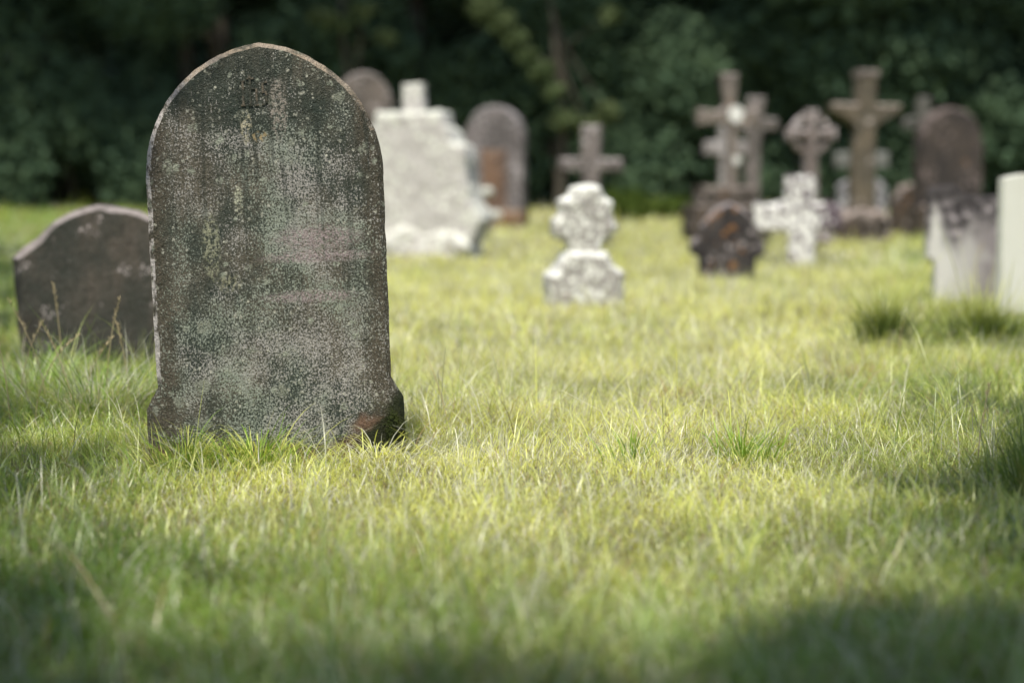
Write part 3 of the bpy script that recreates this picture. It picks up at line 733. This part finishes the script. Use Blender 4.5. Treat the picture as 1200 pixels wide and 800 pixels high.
for i, (px, d, h, bnd, lab) in enumerate((
        (52, 6.6, 0.36, -0.12, 'seed stalk drooping left in front of the low leaning headstone'),
        (72, 6.9, 0.42, -0.03, 'upright seed stalk in the middle of the low leaning headstone'),
        (122, 6.7, 0.40, 0.05, 'straight pale seed stalk nearest the large headstone'),
        (95, 6.5, 0.30, 0.10, 'short seed stalk bending right in front of the low leaning headstone'),
        (20, 6.6, 0.34, 0.08, 'leftmost seed stalk near the frame edge'),
        (8, 6.2, 0.34, -0.05, 'seed stalk cut by the left frame edge'),
        (38, 6.3, 0.33, 0.14, 'seed stalk arching right over the long green grass'),
        (84, 6.3, 0.31, -0.10, 'pale seed stalk arching left in the dry grass'),
        (150, 6.6, 0.30, -0.04, 'short seed stalk close beside the large headstone'),
        (1136, 11.0, 0.46, 0.07, 'bent pale stalk in front of the black-stained white headstone'),
        (1155, 6.0, 0.18, 0.02, 'thin seed stalk beside the tall dark clump'))):
    stalk(px, 0, d, h, bnd, lab)

# ------------------------------------------------------------------ ground
def ground():
    xs = np.concatenate([[-400, -150, -60], np.linspace(-30, 30, 121), [60, 150, 400]])
    ys = np.concatenate([[-200, -60, -20], np.linspace(-8, 60, 137), [90, 180, 600]])
    gx, gy = np.meshgrid(xs, ys); v = np.stack([gx, gy, gz(gx, gy)], 2).reshape(-1, 3)
    nx, ny = len(xs), len(ys)
    i = (np.arange(ny - 1)[:, None] * nx + np.arange(nx - 1)[None, :]).ravel()
    q = np.stack([i, i + 1, i + nx + 1, i + nx], 1)
    return mesh_np('ground', v, q.ravel(), np.arange(len(q)) * 4, np.full(len(q), 4))
tm = NT('turf'); vv = tm.coords(1)
cc = tm.mix(tm.ramp(tm.noise(vv, 1.1, 4), 0.35, 0.65), (0.17, 0.18, 0.06), (0.32, 0.30, 0.13))
cc = tm.mix(tm.ramp(tm.noise(vv, 24, 5), 0.45, 0.7, 0, 0.7), cc, (0.16, 0.12, 0.06))
gr = link('ground', ground(), tm.surface(cc, tm.noise(vv, 40, 5), 1.0, 0.05))
tag(gr, kind='structure')

# ------------------------------------------------------------------ trees
def leaf_mesh(name, lobes, count, size, seed, up=0.4):
    """many leaf-shaped faces through a set of ellipsoid lobes (cx, cy, cz, rx, ry, rz)"""
    rs = np.random.default_rng(seed)
    wts = np.array([l[3] * l[4] * l[5] for l in lobes]) ** 0.8; wts /= wts.sum()
    k = rs.choice(len(lobes), count, p=wts); L = np.array(lobes)[k]
    nclump = max(8, count // 14)
    d = rs.normal(size=(count, 3)); d /= np.linalg.norm(d, axis=1)[:, None]
    # clumps: snap directions towards a limited set of twig ends
    tw = rs.normal(size=(nclump, 3)); tw /= np.linalg.norm(tw, axis=1)[:, None]; tr = rs.uniform(0.45, 1.08, nclump)
    j = rs.integers(0, nclump, count)
    rr = tr[j][:, None]
    p = L[:, :3] + (tw[j] * rr + d * 0.13 * rs.uniform(0.2, 1.3, count)[:, None]) * L[:, 3:]
    nrm = d + np.array((0, 0, up)); nrm /= np.linalg.norm(nrm, axis=1)[:, None]
    a = np.cross(nrm, rs.normal(size=(count, 3))); a /= np.linalg.norm(a, axis=1)[:, None]; b = np.cross(nrm, a)
    s = size * rs.uniform(0.55, 1.35, count)[:, None]
    V = np.stack([p - a * s * .6, p + b * s * .32 - a * s * .05, p + a * s * .7, p - b * s * .32 - a * s * .05], 1).reshape(-1, 3)
    F = np.arange(count * 4)
    return mesh_np(name, V, F, np.arange(count) * 4, np.full(count, 4), smooth=False)

def trunk_mesh(name, h, r, limbs, seed):
    rs = random.Random(seed); v = []; f = []
    def tube(pts, r0, r1):
        n = len(pts); base = len(v); S = 8
        for i, p in enumerate(pts):
            rr = r0 + (r1 - r0) * i / (n - 1)
            if i == 0 and r0 == r: rr *= 1.5
            for a in range(S): v.append((p[0] + rr * math.cos(a * 6.2832 / S), p[1] + rr * math.sin(a * 6.2832 / S), p[2]))
        for i in range(n - 1):
            for a in range(S): f.append((base + i * S + a, base + i * S + (a + 1) % S, base + (i + 1) * S + (a + 1) % S, base + (i + 1) * S + a))
    spine = [(0.25 * math.sin(i * 0.5 + seed) * i / 8, 0.25 * math.cos(i * 0.4 + seed) * i / 8 - 0.25 * math.cos(seed) * 0, h * i / 8 - (0.1 if i == 0 else 0)) for i in range(9)]
    tube(spine, r, r * 0.25)
    for (tx, ty, tz) in limbs:
        st = spine[rs.randint(3, 6)]
        tube([(st[0] + (tx - st[0]) * q, st[1] + (ty - st[1]) * q, st[2] + (tz - st[2]) * (q ** 0.8)) for q in (0, .25, .5, .75, 1)], r * 0.42, r * 0.06)
    me = bpy.data.meshes.new(name); me.from_pydata(v, [], f)
    me.polygons.foreach_set('use_smooth', np.ones(len(me.polygons), bool)); return me

def tree_meshes(seed, h, spread, low, count, size):
    rs = random.Random(seed)
    lobes = []
    for i in range(11):
        a = rs.uniform(0, 6.28); q = rs.uniform(0.15, 1.0); z = low + (h - low) * rs.uniform(0.05, 0.92)
        k = spread * (1.0 - 0.55 * ((z - low) / (h - low)) ** 2)
        lobes.append((k * 0.75 * q * math.cos(a), k * 0.75 * q * math.sin(a), z, rs.uniform(1.1, 1.9), rs.uniform(1.1, 1.9), rs.uniform(0.8, 1.4)))
    lobes.append((0, 0, h - 1.0, 1.4, 1.4, 1.2))
    return leaf_mesh('crown', lobes, count, size, seed), trunk_mesh('trunk', h * 0.85, 0.22, [l[:3] for l in lobes[:8]], seed), lobes

protos = [tree_meshes(s, h, sp, lo, 26000, 0.17) for s, h, sp, lo in ((1, 11, 3.0, 2.2), (2, 12.5, 3.4, 1.8), (3, 10, 2.8, 1.6), (4, 13, 3.6, 2.6))]
TREE_LABEL = 'dark leafy tree in the shaded wood along the back of the churchyard'
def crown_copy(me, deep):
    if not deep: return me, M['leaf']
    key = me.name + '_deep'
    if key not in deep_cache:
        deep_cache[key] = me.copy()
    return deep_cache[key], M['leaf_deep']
deep_cache = {}
def put_tree(x, y, k, s, rz):
    t = thing('tree', TREE_LABEL, 'tree', (x, y, g(x, y) - 0.05), (0, 0, rz), 'trees of the dark wood behind the graves')
    t.scale = (s, s, s)
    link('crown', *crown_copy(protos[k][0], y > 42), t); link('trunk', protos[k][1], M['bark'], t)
rt = random.Random(5)
for row, (yy, step) in enumerate(((39.5, 3.3), (44, 3.4), (49, 3.6), (56, 4.0))):
    x = -19.0 + row * 1.3
    while x < 19.5:
        put_tree(x + rt.uniform(-.6, .6), yy + rt.uniform(-1, 1), rt.randrange(4), rt.uniform(0.85, 1.2), rt.uniform(0, 6.28)); x += step
# understorey
def bush_mesh(seed, w, h, count, size):
    rs = random.Random(seed)
    lobes = [(rs.uniform(-w, w) * .7, rs.uniform(-.5, .5), rs.uniform(0.15, 0.75) * h, rs.uniform(.45, .8) * w * .7, rs.uniform(.5, .8), rs.uniform(.25, .4) * h) for _ in range(8)]
    return leaf_mesh('foliage', lobes, count, size, seed), trunk_mesh('stem', h * .7, 0.04, [l[:3] for l in lobes], seed)
bprotos = [bush_mesh(s, 1.7, h, 8500, 0.13) for s, h in ((21, 2.6), (22, 3.2), (23, 2.2))]
for row, yy in enumerate((38.6, 41.5, 46)):
    x = -17.5 + row * 0.9
    while x < 18:
        t = thing('bush', 'dark bush in the undergrowth beneath the trees of the wood', 'bush', (x, yy + rt.uniform(-.6, .6), g(x, yy) - .05), (0, 0, rt.uniform(-.6, .6)), 'bushes beneath the trees of the wood')
        k = rt.randrange(3); s = rt.uniform(0.85, 1.25); t.scale = (s, s, s)
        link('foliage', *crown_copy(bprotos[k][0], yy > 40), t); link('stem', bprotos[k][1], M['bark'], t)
        x += 2.3
# tall trees at the front of the wood with unseen high boughs added to shade its edge
ro = random.Random(77)
for x in (-15.5, -12.2, -9.0, -5.6, 2.6, 5.8, 9.2, 12.6, 15.8, -1.8):
    yb = 40.5 + ro.uniform(-.6, .6); t = thing('tree', TREE_LABEL, 'tree', (x, yb, g(x, yb) - .05), (0, 0, 0), 'trees of the dark wood behind the graves')
    ll = []
    for k in range(9):
        zz = ro.uniform(5.6, 10.5) + (2.0 if x == -1.8 else 0)
        ll.append((ro.uniform(-2.3, 2.3), -4.1 - (zz - 6) * 0.35 + ro.uniform(-1.1, 1.1), zz, ro.uniform(1.0, 1.5), ro.uniform(.9, 1.3), ro.uniform(.5, .8)))
    link('crown', leaf_mesh('crown', ll, 5200, 0.21, 200 + int(x)), M['leaf'], t)
    link('trunk', trunk_mesh('trunk', 10.0, 0.26, [l[:3] for l in ll], 3), M['bark'], t)

# slender tree with sunlit sprays in the upper middle
def spray_tree(px, d, chain, label, seed):
    x0 = X(px, d); t = thing('tree', label, 'tree', (x0, d, g(x0, d) - .05))
    ll = [(X(a, d) - x0, -0.3, Z(b, d) - t.location.z, r, 0.3, r * .7) for a, b, r in chain]
    link('crown', leaf_mesh('crown', ll, 200 * len(ll), 0.13, seed), M['leaf_spray'], t)
    link('trunk', trunk_mesh('trunk', Z(-40, d), 0.09, [l[:3] for l in ll], seed), M['bark'], t)
spray_tree(655, 37.0, [(570, 12, .3), (588, 28, .26), (604, 46, .24), (618, 66, .22), (634, 84, .25), (648, 108, .2), (660, 140, .22), (716, 20, .2), (690, 150, .25), (712, 132, .2)], 'slender tree with a slanting spray of sunlit leaves in the upper middle of the wood', 51)
spray_tree(415, 37.4, [(400, 30, .3), (430, 15, .25), (380, 20, .22), (455, 45, .2)], 'slender tree with pale sunlit leaves above the large headstone', 52)

# sunlit bush between the crosses
def sun_bush(px, d, w, h, label, seed):
    rs = random.Random(seed)
    lobes = [(rs.uniform(-w, w) * .6, rs.uniform(-.2, .2), rs.uniform(0.2, 0.7) * h, w * .45, .3, h * .3) for _ in range(6)]
    t = thing('bush', label, 'bush', place(px, d))
    link('foliage', leaf_mesh('foliage', lobes, 1500, 0.09, seed), M['leaf_light'], t)
    link('stem', trunk_mesh('stem', h * .6, 0.015, [l[:3] for l in lobes], seed), M['bark'], t)
sun_bush(738, 33, 0.5, 0.75, 'low sunlit light green bush at the edge of the wood right of the pinkish cross', 31)
sun_bush(790, 34, 0.35, 0.4, 'small light green bush in front of the dark wood left of the tan flared cross', 32)

# added unseen trees beside and behind the camera, shaped to darken the near grass
def shade_tree(x, y, lobes, h, label, seed, count, sprays=()):
    t = thing('tree', label, 'tree', (x, y, g(x, y) - .05))
    ll = [(a - x, b - y, c_, *q) for a, b, c_, *q in lobes]
    rs = random.Random(seed)
    for gx_, gy_, H, rr_, k in sprays:
        for _ in range(k):
            a, b = over(gx_ + rs.gauss(0, rr_), gy_ + rs.gauss(0, rr_), H); q = rs.uniform(0.10, 0.22)
            ll.append((a - x, b - y, H + rs.uniform(-.4, .4), q, q, q * .5))
    link('crown', leaf_mesh('crown', ll, count, 0.13, seed), M['leaf_near'], t)
    link('trunk', trunk_mesh('trunk', h, 0.2, [l[:3] for l in ll[:8]], seed), M['bark'], t)

SUN_EL, SUN_AZ = R(60), math.atan2(-0.97, -0.2)     # azimuth of the direction towards the sun, from +X
ux, uy = math.cos(SUN_AZ), math.sin(SUN_AZ)
def over(gx, gy, H): q = H / math.tan(SUN_EL); return gx + ux * q, gy + uy * q      # where foliage at height H must be to shade a spot
def lobes_over(spots):
    out = []
    for gx, gy, H, r in spots:
        a, b = over(gx, gy, H); out.append((a, b, H, r, r, r * 0.5))
    return out
shade_tree(-3.6, -1.2, lobes_over([(-1.5, 3.5, 5.3, .7), (-1.3, 2.9, 5.3, .8), (-1.75, 4.3, 5.6, .7), (-1.5, 2.6, 5.0, .9), (-1.9, 3.6, 5.6, .8), (-2.4, 4.6, 6.2, .8), (-2.6, 2.2, 6, 1.2), (-3.2, 3.5, 5.4, 1.2), (-1.2, 1.2, 6.2, 1.2)]), 6.0,
          'unseen leafy tree added left of the camera to shade the near grass', 41, 19000, [(-1.1, 3.6, 5.4, .3, 14), (-0.8, 2.8, 5.2, .25, 12), (-0.2, 2.6, 5.2, .3, 8), (-1.45, 4.6, 5.6, .3, 12)])
shade_tree(3.9, 0.4, lobes_over([(1.6, 3.9, 5.0, .7), (2.0, 5.4, 5.6, .7), (2.3, 6.2, 5.6, .8), (1.3, 3.05, 5.2, .7), (1.7, 4.3, 5.4, .8), (1.1, 2.7, 5.0, .9), (1.9, 3.6, 5.4, .85), (2.3, 4.9, 6.0, .85), (2.9, 4.0, 6.4, 1.2), (2.6, 2.6, 5.6, 1.2), (2.9, 6.2, 6.2, .9), (1.0, 1.2, 6.4, 1.2), (0.1, 2.15, 5.4, .6)]), 6.0,
          'unseen leafy tree added right of the camera to shade the near grass', 42, 24000, [(1.25, 3.7, 5.4, .3, 6), (0.8, 2.8, 5.2, .25, 14), (0.2, 2.6, 5.2, .3, 6), (0.6, 2.9, 5.2, .25, 6), (1.5, 4.2, 5.3, .25, 6), (1.5, 5.0, 5.6, .3, 14), (1.9, 6.4, 5.6, .4, 10)])

shade_tree(-6.2, 5.0, lobes_over([(-1.6, 5.4, 5.2, .4), (-1.95, 6.4, 5.6, .5), (-2.55, 8.6, 5.8, .55), (-3.0, 10.4, 6.0, .75), (-3.7, 13.2, 6.3, .9), (-4.6, 17.0, 7.0, 1.2), (-5.6, 21.0, 7.4, 1.5), (-3.6, 7.4, 6.0, 1.2), (-3.2, 5.8, 5.6, 1.1), (-4.6, 9.6, 6.6, 1.3), (-4.9, 15.5, 7.0, 1.5)]), 6.5,
          'unseen leafy tree added beyond the left edge to shade the grass by the low leaning headstone', 43, 24000, [(-1.4, 6.2, 5.5, .25, 8), (-1.7, 7.4, 5.6, .3, 8)])

# ------------------------------------------------------------------ light
w = bpy.data.worlds.new('World'); scene.world = w; w.use_nodes = True
nt = w.node_tree; bg = nt.nodes['Background']
sky = nt.nodes.new('ShaderNodeTexSky'); sky.sky_type = 'NISHITA'; sky.sun_disc = False
sky.sun_elevation = SUN_EL
sky.sun_rotation = math.pi / 2 - SUN_AZ
sky.dust_density = 1.5
nt.links.new(sky.outputs[0], bg.inputs[0]); bg.inputs[1].default_value = 0.15
sd = bpy.data.lights.new('sun', 'SUN'); sd.energy = 5.0; sd.angle = R(0.53); sd.color = (1.0, 0.95, 0.83)
so = bpy.data.objects.new('sun', sd); col.objects.link(so)
tosun = Vector((math.cos(SUN_EL) * ux, math.cos(SUN_EL) * uy, math.sin(SUN_EL)))
so.rotation_euler = tosun.to_track_quat('Z', 'Y').to_euler(); so.location = tosun * 60

scene.view_settings.view_transform = 'Standard'; scene.view_settings.look = 'None'
scene.view_settings.exposure = 0; scene.view_settings.gamma = 1
scene.render.engine = 'CYCLES'
scene.cycles.use_denoising = True
scene.cycles.max_bounces = 8
scene.cycles.sample_clamp_indirect = 6
